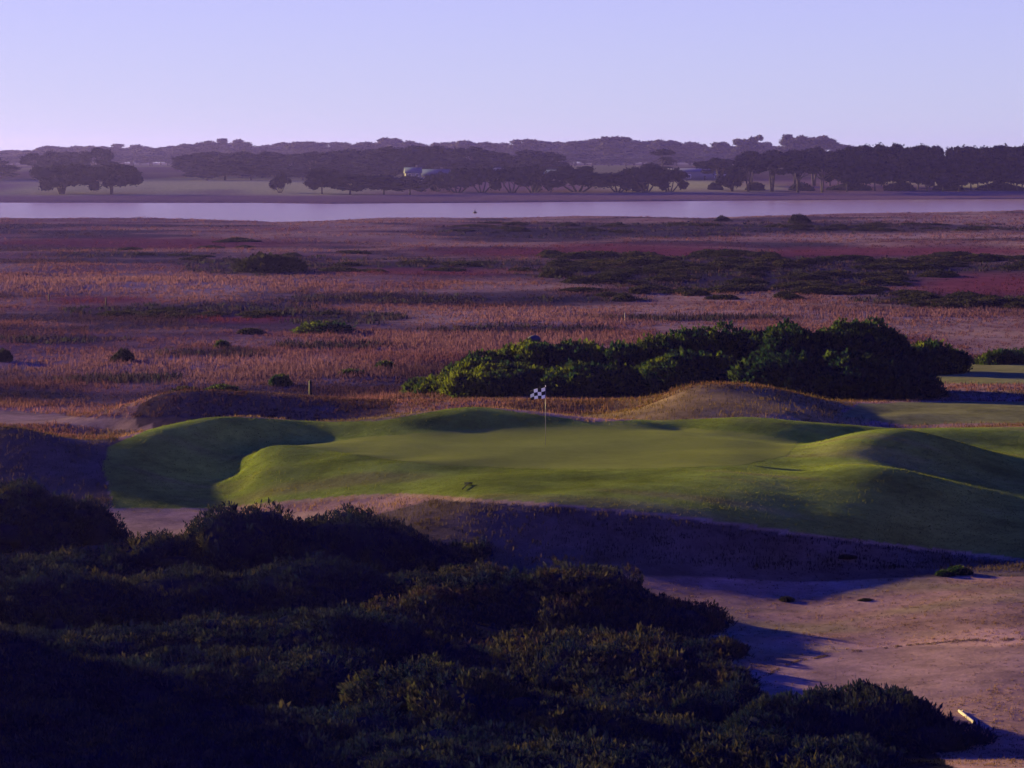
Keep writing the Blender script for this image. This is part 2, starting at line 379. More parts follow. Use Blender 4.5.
M_ground = groundmat('rough_ground_soil', .55)
M_green = groundmat('putting_green_grass', .10, 1.6, .16)
M_straw = leafmat('straw_blade', .45, tgain=(1.1, .85, .75))
M_turfblade = leafmat('turf_blade', .4)
M_scrub = leafmat('scrub_leaf', .22, tgain=(1.3, 1.0, .35))
M_hedge = leafmat('broad_scrub_leaf', .35, tgain=(1.4, 1.25, .25))
M_tree = leafmat('tree_needle', .15, objvar=.25)
M_hazedleaf = leafmat('hazed_far_leaf', .15, gain=(5.5, 4.6, 3.2), objvar=.35)  # leaf colour lightened for the back row, standing in for haze and sunlit tops
M_bark = plain('bark', (.035, .028, .028), .9, .3)
M_white = plain('white_paint', (.78, .78, .80), .5, .05)
M_black = plain('black_cloth', (.012, .012, .016), .7, .1)
M_timber = plain('weathered_timber', (.30, .24, .20), .8, .25)
M_darkpost = plain('dark_stained_timber', (.012, .011, .016), .8, .25)
M_palewood = plain('pale_timber', (.14, .12, .14), .7, .15)
M_stone = plain('grey_stone', (.035, .035, .06), .85, .35, 3.0)
M_palestone = plain('pale_stone', (.09, .08, .10), .85, .3, 3.0)
M_wall = plain('pale_wall_render', (.13, .13, .14), .8, .08)
M_wall2 = plain('tan_wall_render', (.09, .075, .075), .8, .1)
M_roof = plain('blue_grey_roof_sheet', (.03, .045, .085), .5, .1)
M_roof2 = plain('dull_red_roof_tile', (.20, .10, .085), .8, .15)
M_pane = plain('dark_window_glass', (.03, .035, .045), .12, .1)
M_metal = plain('galvanised_metal', (.07, .075, .10), .45, .1, metallic=.6)

# ------------------------------------------------------------------ the ground sheet
ys = np.concatenate([np.arange(-80, 0, 10.), np.arange(0, 40, 2.), np.arange(40, 50, .4), np.arange(50, 128, .2), np.arange(128, 200, .55),
                     200 * (3.1 ** np.linspace(0, 1, 190)[:-1]), np.linspace(620, 1000, 90)[:-1], 1000 * (4.4 ** np.linspace(0, 1, 60))])
uf = np.linspace(-.22, .22, 541)
uo = np.array([.235, .26, .30, .36, .45, .6, .9])
us = np.concatenate([-uo[::-1], uf, uo])
Yg, Ug = np.meshgrid(ys, us, indexing='ij')
Xg = Ug * np.maximum(Yg + 22, 30.0)
Xg = np.where(Yg < 60, Ug * np.maximum(Yg + 22, 60.0), Xg) if False else Xg
gx = Xg.ravel(); gy = Yg.ravel()
gz = height(gx, gy)
C, turf, fwm, hollow, sandm, darkm, redm, palem, gpx, gpy = zones(gx, gy, gz)
# the mown grass has no rough relief, the hollow stays level, tufts stand in for a lip's shadow
nr, nc = Yg.shape
ii = np.arange(nr * nc).reshape(nr, nc)
quads = np.stack([ii[:-1, :-1], ii[:-1, 1:], ii[1:, 1:], ii[1:, :-1]], -1).reshape(-1, 4)
V = np.stack([gx, gy, gz], 1)
ground = tag(obj('ground', mesh_np('ground', V, quads, M_ground, C, smooth=True)), kind='structure')

# putting green: a fine mown sheet of its own lying on the ground
gm = pt_in(gpx, gpy, GREEN) & (gy > 80) & (gy < 99.5)
fq = quads[gm[quads].all(1)]
used = np.unique(fq); remap = -np.ones(len(V), int); remap[used] = np.arange(len(used))
GV = V[used] + [0, 0, .005]
gtv = fbm(GV[:, 0] * .3, GV[:, 1], 2.5, 4, 101)[:, None]
GC = np.array([.185, .205, .034]) * (.85 + .3 * gtv)
tag(obj('putting_green', mesh_np('putting_green', GV, remap[fq], M_green, GC, smooth=True)), kind='structure')

def hgt(x, y): return float(height(np.array([x], float), np.array([y], float))[0])

# ------------------------------------------------------------------ river
m, nt, out = newmat('estuary_water')
p = N(nt, 'ShaderNodeBsdfPrincipled', Roughness=.2, IOR=1.12)
p.inputs['Specular IOR Level'].default_value = .25
p.inputs['Base Color'].default_value = (.15, .095, .015, 1)
geo = N(nt, 'ShaderNodeNewGeometry'); mpg = N(nt, 'ShaderNodeMapping'); mpg.inputs['Scale'].default_value = (.05, .25, 1)
no = N(nt, 'ShaderNodeTexNoise', Scale=1.0, Detail=6.0, Roughness=.6)
nt.links.new(geo.outputs['Position'], mpg.inputs['Vector']); nt.links.new(mpg.outputs['Vector'], no.inputs['Vector'])
bp = N(nt, 'ShaderNodeBump', Strength=.12, Distance=.6)
nt.links.new(no.outputs['Fac'], bp.inputs['Height']); nt.links.new(bp.outputs['Normal'], p.inputs['Normal'])
nt.links.new(p.outputs['BSDF'], out.inputs['Surface'])
wxs = np.linspace(-700, 700, 60); wys = np.linspace(500, 960, 40)
WX, WY = np.meshgrid(wxs, wys)
wi = np.arange(WX.size).reshape(WX.shape)
wq = np.stack([wi[:-1, :-1], wi[:-1, 1:], wi[1:, 1:], wi[1:, :-1]], -1).reshape(-1, 4)
tag(obj('river', mesh_np('river', np.stack([WX.ravel(), WY.ravel(), np.full(WX.size, -3.4)], 1), wq, m)), kind='structure')

# ------------------------------------------------------------------ grass as stuff
def blades(x, y, z, h, w, color, lean=.35, nb=7, seed=0, spread=.5):
    """tufts of nb bent blades at each x, y; returns verts, quads, tris merged as tris"""
    r = np.random.default_rng(seed)
    n = len(x)
    X = np.repeat(x, nb); Y = np.repeat(y, nb); Z = np.repeat(z, nb)
    H = np.repeat(h, nb) * r.uniform(.5, 1.15, n * nb); W = np.repeat(w, nb) * r.uniform(.6, 1.3, n * nb)
    a = r.uniform(0, 2 * np.pi, n * nb); L = r.normal(0, lean, n * nb) * H
    sp = np.repeat(h, nb) * spread
    X = X + r.normal(0, 1, n * nb) * sp; Y = Y + r.normal(0, 1, n * nb) * sp
    b = r.uniform(0, 2 * np.pi, n * nb)
    wx_, wy_ = np.cos(b) * W / 2, np.sin(b) * W / 2
    base1 = np.stack([X - wx_, Y - wy_, Z - .03], 1); base2 = np.stack([X + wx_, Y + wy_, Z - .03], 1)
    mx_, my_ = X + np.cos(a) * L * .35, Y + np.sin(a) * L * .35
    m1 = np.stack([mx_ - wx_ * .8, my_ - wy_ * .8, Z + H * .6], 1); m2 = np.stack([mx_ + wx_ * .8, my_ + wy_ * .8, Z + H * .6], 1)
    tip = np.stack([X + np.cos(a) * L, Y + np.sin(a) * L, Z + H], 1)
    V = np.stack([base1, base2, m2, m1, tip], 1).reshape(-1, 3)
    k = np.arange(n * nb) * 5
    q = np.stack([k, k + 1, k + 2, k + 3], 1); t = np.stack([k + 3, k + 2, k + 4], 1)
    cc = np.repeat(color, nb, 0) * r.uniform(.7, 1.3, (n * nb, 1))
    return V, [q, t], np.repeat(cc, 5, 0)

def scatter_px(n, px0, px1, d0, d1, seed, power=1.0):
    """random ground points, roughly even over what an observer on the dune sees"""
    r = np.random.default_rng(seed)
    inv = r.uniform(1 / d1, 1 / d0, n)
    D = 1 / inv
    px = r.uniform(px0, px1, n)
    return wx(px, D), D

# marsh tussocks
tx, ty = scatter_px(190000, -90, 1114, 112, 690, 201)
tz = height(tx, ty)
c, tf, fw_, ho, sa, da, re, pa, tpx, tpy = zones(tx, ty, tz)
clump = fbm(tx, ty * .8, 7, 3, 211)
keep = (rng.random(len(tx)) < np.clip(.34 + 1.5 * (clump - .38), .22, .95) * (1 - .6 * da) * (1 - .7 * re) + .2 * pa)
keep &= ~tf & ~fw_ & ~sa & (tz > -3.5) & (ty < near_shore(tpx) - 3)
E_m = (ty < 128)
tx, ty, tz, c, da, re, pa, clump = [q[keep] for q in (tx, ty, tz, c, da, re, pa, clump)]
hh = (.13 + .36 * np.clip(clump - .30, 0, .6) + .16 * pa) * np.where(ty < 128, .6, 1) * rng.choice([.5, .8, 1.0, 1.5], len(tx), p=[.35, .35, .22, .08])
ww = np.maximum(.02, ty * .00028)
cc = c * np.array([.29, .27, .58])
Vb, fb, cb = blades(tx, ty, tz, hh, ww, cc, .45, 6, 5, .8)
tag(obj('marsh_grass', mesh_np('marsh_grass', Vb, fb, M_straw, cb)), kind='stuff')

# the matted heath between the single shrubs: low twiggy cover
hx_, hy_ = scatter_px(26000, -60, 1090, 150, 640, 207)
hz_ = height(hx_, hy_)
c, tf, fw_, ho, sa, da, re, pa, tpx, tpy = zones(hx_, hy_, hz_)
keep = (da > .35) & (re < .35) & (rng.random(len(hx_)) < .25 + 1.3 * (fbm(hx_, hy_, 6, 3, 215) - .3)) & (hy_ < near_shore(tpx) - 4)
hx_, hy_, hz_ = hx_[keep], hy_[keep], hz_[keep]
hc = np.array([[.008, .009, .028], [.013, .012, .030], [.024, .018, .032], [.014, .018, .028]])[rng.integers(0, 4, len(hx_))]
Vb, fb, cb = blades(hx_, hy_, hz_, .15 + .40 * fbm(hx_, hy_, 5, 3, 216), np.maximum(.07, hy_ * .0006), hc, .5, 7, 15, .8)
tag(obj('heath_ground_cover', mesh_np('heath_ground_cover', Vb, fb, M_straw, cb)), kind='stuff')

# short dry rough on the near ground, the banks and the brown mounds
tx, ty = scatter_px(80000, -60, 1090, 50, 128, 203)
tz = height(tx, ty)
c, tf, fw_, ho, sa, da, re, pa, tpx, tpy = zones(tx, ty, tz)
lowflat = (ty < 73.5)
keep = ~tf & ~sa & ~fw_ & (rng.random(len(tx)) < np.where(lowflat, np.where(ho, .10, .40), .95)) & (rng.random(len(tx)) < .25 + 1.3 * fbm(tx, ty * 2, 3, 3, 221))
tx, ty, tz, c, lowflat, ho = [q[keep] for q in (tx, ty, tz, c, lowflat, ho)]
hh = np.where(lowflat, .03, np.where(ty > 104, .12, .08)) * rng.uniform(.5, 1.5, len(tx)) * np.where(ho, .6, 1)
ww = np.where(lowflat, .02, .022)
lp = np.array([(768,674),(782,666),(800,658.5),(850,650.5),(910,646),(1000,647.5),(1080,650)], float)  # row of tufts along the hollow's edge, drawn in place of a lip's shadow line
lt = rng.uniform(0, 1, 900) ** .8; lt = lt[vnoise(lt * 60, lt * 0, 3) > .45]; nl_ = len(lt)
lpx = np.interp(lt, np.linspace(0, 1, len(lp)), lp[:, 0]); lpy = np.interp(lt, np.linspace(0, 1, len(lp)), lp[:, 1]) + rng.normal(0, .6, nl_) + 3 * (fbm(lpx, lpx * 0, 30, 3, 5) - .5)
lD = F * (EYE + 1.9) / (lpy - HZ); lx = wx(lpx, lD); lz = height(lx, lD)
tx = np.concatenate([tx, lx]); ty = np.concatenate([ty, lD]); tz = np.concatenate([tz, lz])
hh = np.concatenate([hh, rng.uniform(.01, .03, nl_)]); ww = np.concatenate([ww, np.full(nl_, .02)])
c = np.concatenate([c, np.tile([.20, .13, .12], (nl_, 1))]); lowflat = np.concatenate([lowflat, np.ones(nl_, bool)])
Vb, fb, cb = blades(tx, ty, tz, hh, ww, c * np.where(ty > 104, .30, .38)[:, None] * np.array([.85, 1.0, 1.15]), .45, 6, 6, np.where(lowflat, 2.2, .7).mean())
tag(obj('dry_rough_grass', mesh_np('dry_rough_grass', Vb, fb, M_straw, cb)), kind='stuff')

# short grass on the mown mounds (not on the putting surface)
tx, ty = scatter_px(60000, -40, 1080, 69, 105, 205)
tz = height(tx, ty)
c, tf, fw_, ho, sa, da, re, pa, tpx, tpy = zones(tx, ty, tz)
keep = tf & ~pt_in(tpx, tpy, GREEN)
tx, ty, tz, c = [q[keep] for q in (tx, ty, tz, c)]
Vb, fb, cb = blades(tx, ty, tz, rng.uniform(.008, .02, len(tx)), np.full(len(tx), .014), c * .42, .5, 5, 8, 4.0)
tag(obj('mound_turf_grass', mesh_np('mound_turf_grass', Vb, fb, M_turfblade, cb)), kind='stuff')

# ------------------------------------------------------------------ shrubs
def ico(sub):
    import bmesh
    bm = bmesh.new(); bmesh.ops.create_icosphere(bm, subdivisions=sub, radius=1.0)
    v = np.array([q.co[:] for q in bm.verts]); f = np.array([[q.index for q in t.verts] for t in bm.faces]); bm.free()
    return v, f
ICO2 = ico(2); ICO3 = ico(3); ICO4 = ico(4)

def bump(p, s1, seed):
    return (fbm(p[:, 0] + p[:, 2] * .7, p[:, 1] - p[:, 2] * .9, s1, 3, seed) - .5)

def shrub_mesh(lobes, leaf, dens, palette, seed, lumpy=.25, nleaf=6, upness=.7, mat=None, hw=.32):
    """lobes: (cx, cy, z0, rx, ry, h) domes; lumpy core plus sprigs of leaves over it"""
    r = np.random.default_rng(seed)
    Vs, Fq, Ft, Cs = [], [], [], []
    n0 = 0
    pal = np.array(palette)
    for li, (cx, cy, z0, rx, ry, h) in enumerate(lobes):
        # core
        v, f = ICO4 if max(rx, h) > 2 else (ICO3 if max(rx, h) > .9 else ICO2)
        d = v.copy(); low = d[:, 2] < 0; d[low, 2] *= .15
        rmean = (rx + ry + h) / 3
        P0 = d * [rx, ry, h]
        world = P0 + [cx, cy, z0]
        k = 1 + lumpy * bump(world, max(rmean * .45, .5), seed + 3) * 1.6 + lumpy * .7 * bump(world, max(rmean * .16, .2), seed + 9)
        pc = P0 * (k * .93)[:, None] + [cx, cy, z0]
        Vs.append(pc); Ft.append(f + n0); n0 += len(pc)
        ci = pal[r.integers(0, len(pal), len(pc))] * .8
        Cs.append(ci)
        # sprigs
        area = 2 * math.pi * ((rx * ry) ** 1.6 / 3 + 2 * ((rx + ry) / 2 * h) ** 1.6 / 3) ** (1 / 1.6)
        n = int(area * dens)
        u = r.normal(0, 1, (n, 3)); u /= np.linalg.norm(u, axis=1)[:, None]; u[:, 2] = np.abs(u[:, 2])
        P1 = u * [rx, ry, h]; world = P1 + [cx, cy, z0]
        k = 1 + lumpy * bump(world, max(rmean * .45, .5), seed + 3) * 1.6 + lumpy * .7 * bump(world, max(rmean * .16, .2), seed + 9)
        p = P1 * k[:, None] + [cx, cy, z0]
        inside = np.zeros(n, bool)
        for lj, (ax, ay, az, bx, by, bh) in enumerate(lobes):
            if lj != li: inside |= (((p[:, 0] - ax) / bx) ** 2 + ((p[:, 1] - ay) / by) ** 2 + ((p[:, 2] - az) / bh) ** 2) < .7
        p = p[~inside]; u2 = u[~inside] / [rx, ry, h]; u2 /= np.linalg.norm(u2, axis=1)[:, None]
        n = len(p)
        if n == 0: continue
        hue = np.clip(fbm(p[:, 0], p[:, 1] + p[:, 2], 1.1, 3, seed + 20) * 1.3 - .15 + r.normal(0, .12, n), 0, .999)
        csp = pal[(hue * len(pal)).astype(int)] * r.uniform(.75, 1.25, (n, 1))
        long = r.uniform(.6, 1.5, n) * leaf * (1 + (r.random(n) < .02) * .7)
        nl = nleaf
        B = np.repeat(p, nl, 0); U = np.repeat(u2, nl, 0); Ln = np.repeat(long, nl) * r.uniform(.6, 1.1, n * nl)
        d = U * .55 + np.array([0, 0, upness]) + r.normal(0, .5, (n * nl, 3)); d /= np.linalg.norm(d, axis=1)[:, None]
        B = B + r.normal(0, leaf * .35, B.shape)
        s = np.cross(d, r.normal(0, 1, d.shape)); s /= (np.linalg.norm(s, axis=1)[:, None] + 1e-9)
        W = (Ln * hw)[:, None]
        mid = B + d * (Ln * .5)[:, None]
        Q = np.stack([B, mid + s * W / 2, B + d * Ln[:, None], mid - s * W / 2], 1).reshape(-1, 3)
        kq = np.arange(n * nl) * 4 + n0
        Vs.append(Q); Fq.append(np.stack([kq, kq + 1, kq + 2, kq + 3], 1)); n0 += len(Q)
        cl = np.repeat(csp, nl, 0) * r.uniform(.75, 1.3, (n * nl, 1))
        Cs.append(np.repeat(cl, 4, 0))
    return mesh_np('foliage', np.concatenate(Vs), [np.concatenate(Fq), np.concatenate(Ft)], mat, np.concatenate(Cs))

def stems_mesh(lobes, seed):
    r = np.random.default_rng(seed); mb = MB()
    for (cx, cy, z0, rx, ry, h) in lobes[:8]:
        for k in range(3):
            a = r.uniform(0, 6.28)
            e = np.array([cx + math.cos(a) * rx * .45, cy + math.sin(a) * ry * .45, z0 + h * .75])
            b = np.array([math.cos(a) * .05, math.sin(a) * .05, -.1])
            mb.tube([b, b * .5 + e * .5 + [0, 0, h * .1], e], [.06, .045, .02], 6)
    return mb.mesh('stems', M_bark)

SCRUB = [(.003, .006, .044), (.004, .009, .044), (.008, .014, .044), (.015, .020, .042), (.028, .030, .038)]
def shrub(label, lobes_px, leaf, dens, pal, seed, group=None, mat=None, sr=.5, **kw):
    """lobes_px: (px, top row, D, half width in px, depth factor)"""
    L = []
    for (px, py, D, hwpx, df) in lobes_px:
        x = wx(px, D); z0 = hgt(x, D) - .15; rx = hwpx / F * D
        L.append((x, D, z0, rx, rx * df, zz(py, D) - z0))
    r = np.random.default_rng(seed + 1); sub = []
    for (x, y, z0, rx, ry, h) in L:
        n = int(7 + 3.2 * rx * ry / sr ** 1.2 * .6)
        for k in range(min(n, 46)):
            u = r.normal(0, 1, 3); u /= np.linalg.norm(u); u[2] = abs(u[2])
            q = sr * r.uniform(.5, 1.15)
            sub.append((x + u[0] * rx * .93, y + u[1] * ry * .93, z0 + max(u[2] * h * .95 - q * .75, 0), q, q * .9, q * r.uniform(.75, 1.05)))
    L = [(x, y, z0, rx, ry, max(h - sr * .28, .3)) for (x, y, z0, rx, ry, h) in L] + sub
    c = np.array([[l[0], l[1], l[2]] for l in L]).mean(0); c[2] = min(l[2] for l in L)
    LL = [(l[0] - c[0], l[1] - c[1], l[2] - c[2], *l[3:]) for l in L]
    t = thing('scrub_bush', label, 'bush', c, group)
    obj('foliage', shrub_mesh(LL, leaf, dens, pal, seed, mat=mat or M_scrub, **kw), t)
    obj('stems', stems_mesh(LL, seed), t)
    return t

G1 = 'scrub bushes on the near dune slope'
FG = [
 ('dark rounded bush at the left edge under the shaded grassy hill', [(20,487,79,75,1.0),(88,499,79.5,34,1.0),(-50,487,80,60,1)]),
 ('broad bush topping the scrub, just below the tan strip under the left mound', [(245,511,75,80,.9),(345,516,75,95,.9),(165,536,74.5,75,.8),(440,546,74.5,46,1.0),(85,556,74,80,.9),(10,562,74,70,.9)]),
 ('low bush ridge second down from the top of the scrub, at left', [(60,577,68,95,.9),(190,576,69,100,.9),(310,565,69.5,95,.9),(405,574,69,60,.9),(-50,575,68,80,.9)]),
 ('largest domed bush in the middle of the scrub, with russet sprigs on top', [(480,575,68.5,100,1.1),(560,571,68.2,105,1.1),(640,602,67,78,1.1),(690,644,63.3,56,1.1),(722,680,59.3,30,1.2),(410,602,66,85,1.0),(600,645,61,110,1.2),(500,640,63,90,1.2),(640,684,57.5,70,1.3)]),
 ('long low bush crossing the scrub from the left edge to the big dome', [(330,613,62.5,95,1.0),(220,624,62.5,100,1.0),(110,634,62,95,1.0),(10,634,62,90,1.0)]),
 ('olive bush in the lower left, in front of the long low bush', [(60,665,58.5,110,1.1),(180,661,58.5,110,1.1),(290,651,59,95,1.1),(-40,668,58.5,80,1.1)]),
 ('pale tipped low bush at the foot of the big dome', [(470,672,55,70,1.0),(530,692,54,70,1.0),(410,660,56,70,1.0),(590,708,53,60,1.0)]),
 ('small ragged bush between the big dome and the round bush at lower right', [(738,672,57.2,15,1.2),(722,692,56.3,32,1.1),(775,706,55,30,1.1)]),
 ('round dark bush at the lower right beside the pale board', [(855,690,54.6,86,1.0),(930,718,53.3,48,1.0),(790,702,54,60,1.0)]),
 ('low dark bush at the bottom left corner of the scrub', [(20,709,53.5,100,.9),(120,724,53,110,.8),(-60,705,53.5,80,.9)]),
 ('low shadowed bush along the bottom of the scrub below the olive bush', [(240,716,53,110,.9),(350,714,53.5,100,.9)]),
 ('low shadowed bush along the bottom of the scrub below the big dome', [(470,732,51.5,100,.9),(580,738,51,90,.9),(660,724,53,80,.9)]),
 ('low shadowed bush at the bottom beside the round bush at lower right', [(735,738,51.5,75,.9),(820,745,50.5,80,.9)]),
 ('lowest dark bush at the bottom left edge of the scrub', [(60,752,49.5,130,1.0),(220,756,49,130,1.0)]),
 ('lowest dark bush at the bottom of the scrub left of the middle', [(400,758,48.5,130,1.0),(560,762,48.5,120,1.0)]),
]
for i, (lab, lobes) in enumerate(FG):
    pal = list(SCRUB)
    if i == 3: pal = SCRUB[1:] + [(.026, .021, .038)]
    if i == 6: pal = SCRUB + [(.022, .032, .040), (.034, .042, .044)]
    D0 = lobes[0][2]
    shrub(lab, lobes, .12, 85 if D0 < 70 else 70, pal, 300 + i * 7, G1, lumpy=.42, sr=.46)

# the thicket behind the green: separate bushes
HED = [(.005, .014, .034), (.008, .019, .034), (.018, .030, .028), (.040, .054, .024)]
G2 = 'bushes behind the putting green'
BG = [
 ('yellow-green bush sloping down at the left end of the thicket behind the flag', [(446,378,132,34,1.2),(488,356,133,46,1.2),(530,343,134,48,1.2),(500,366,130,60,1)]),
 ('middle bush of the thicket, right of the grey boulder', [(580,345,134,52,1.1),(625,346,133,46,1.1),(662,341,133,38,1),(585,366,129,64,1)]),
 ('dark bush with a leafy crest between the middle bush and the big round bush', [(695,334,133,48,1.1),(738,327,134,48,1.1),(690,356,129,60,1),(772,328,132,46,1)]),
 ('big round dark bush behind the brown grass mound', [(800,330,128,56,1.0),(848,325,128,62,1.0),(890,333,128,46,1.0),(775,356,125,44,1),(845,352,125,86,.8)]),
 ('small bush peeping out right of the big round bush', [(928,342,142,28,1.1),(950,350,143,15,1.1)]),
 ('low green bush at the right edge above the lit field', [(1005,352,160,20,1),(1035,351,160,28,1)]),
]
for i, (lab, lobes) in enumerate(BG):
    shrub(lab, lobes, .22, 32, (HED + [(.042, .056, .026)] if i == 0 else HED) if i != 3 else HED[:3], 500 + i * 7, G2, mat=M_hedge, lumpy=.35, hw=.5, sr=.75)

# ---- small shrubs in the marsh: prototypes copied
def proto_shrub(seed, pal, flat, leaf):
    r = np.random.default_rng(seed)
    lob = [(0, 0, 0, .8, .8, flat)] + [(r.uniform(-.7, .7), r.uniform(-.6, .6), 0, r.uniform(.3, .55), r.uniform(.3, .5), flat * r.uniform(.35, .75)) for _ in range(5)]
    return shrub_mesh(lob, leaf, 90, pal, seed, mat=M_hedge, lumpy=.30, hw=.55), lob
HEATH = [(.008, .009, .024), (.011, .012, .026), (.017, .016, .028), (.026, .020, .032)]
PROT = []
for k in range(4):
    me, lob = proto_shrub(700 + k, HEATH if k < 3 else HED, .6, .15)
    PROT.append((me, stems_mesh(lob, 700 + k)))

def marsh_shrub(px, py, hwpx, hpx, k, label, group=None, name='saltbush'):
    if ((px - 985) / 95) ** 2 + ((py - 285) / 11) ** 2 < 1: py = 303 + (px % 7)
    D = F * (EYE + 2.9) / (py - HZ)
    x = wx(px, D); z = hgt(x, D)
    t = thing(name, label, 'shrub', (x, D, z - .05), group, random.uniform(0, 6.28))
    s = hwpx / F * D / 1.05
    t.scale = (s, s, max(hpx / F * D / .62, .25))
    obj('foliage', PROT[k][0], t); obj('stems', PROT[k][1], t)
    return t

for a in [
 (270,273,40,15,0,'wide dark shrub alone in the grass left of the heath, below the river'),
 (325,333,34,10,3,'flat bright green shrub in the marsh grass left of the thicket'),
 (280,388,13,10,3,'small green shrub beside the dark marker post'),
 (222,349,9,7,3,'small shrub in the open grass above the brown mound'),
 (123,362,12,12,0,'small upright dark shrub in the straw grass at left'),
 (4,362,9,11,0,'dark shrub cut by the left edge of the marsh'),
 (352,378,16,6,3,'low dull green shrub just left of the thicket'),
 (385,371,12,8,3,'small dark green shrub at the left foot of the thicket'),
 (185,398,18,9,1,'low shrub at the left end of the brown mound crest'),
 (222,395,20,8,3,'green topped shrub on the brown mound crest'),
 (250,334,14,5,1,'little dark shrub left of the flat bright green one'),
 (800,224,12,8,0,'dark bush standing near the river bank at right'),
 (722,222,8,5,0,'low dark bush near the river bank, left of the taller bank bush'),
 (555,278,16,8,1,'dark shrub at the left tip of the heath band'),
 (948,566,0,0,0,''),
][:-1]:
    marsh_shrub(*a)
# the heath band: many low dark shrubs nothing tells apart
r = np.random.default_rng(77)
bands = [(545,1040,254,300,165,(10,26),(3,6)),(430,1040,224,234,34,(8,20),(1.5,3)),(330,620,262,272,16,(12,24),(2.5,4)),(560,720,262,280,14,(12,22),(3,5)),
         (100,330,309,320,14,(12,26),(2.5,4)),(900,1040,298,310,14,(14,26),(4,7)),(40,360,236,262,14,(8,18),(1.5,3))]
for (x0, x1, y0, y1, n, wr, hr) in bands:
    for _ in range(n):
        marsh_shrub(r.uniform(x0, x1), r.uniform(y0, y1), r.uniform(*wr), r.uniform(*hr), int(r.integers(0, 3)), 'low dark saltbush among the many spread over the marsh heath', 'low dark shrubs of the marsh heath')

# weed clumps on the near slope, right
def weed(px, py, hwpx, hpx, z, k, label):
    D = F * (EYE - z) / (py - HZ); x = wx(px, D)
    t = thing('weed_clump', label, 'plant', (x, D, hgt(x, D) - .02), None, random.uniform(0, 6))
    s = hwpx / F * D / 1.05; t.scale = (s, s, hpx / F * D / .62)
    obj('foliage', PROT[k][0], t)
weed(958, 562, 13, 7, -1.2, 3, 'spiky green weed clump on the bank edge, upper one at right')
weed(944, 567, 10, 5, -1.3, 3, 'green weed clump just left of and below the upper one')
weed(787, 601, 9, 4, -1.9, 0, 'small dark heather tuft alone on the dry ground')
weed(866, 604, 8, 2, -1.9, 0, 'flat dark tuft on the dry ground right of the heather tuft')
weed(846, 521, 9, 3, -.2, 1, 'little dark tuft on the turf edge above the shaded bank')

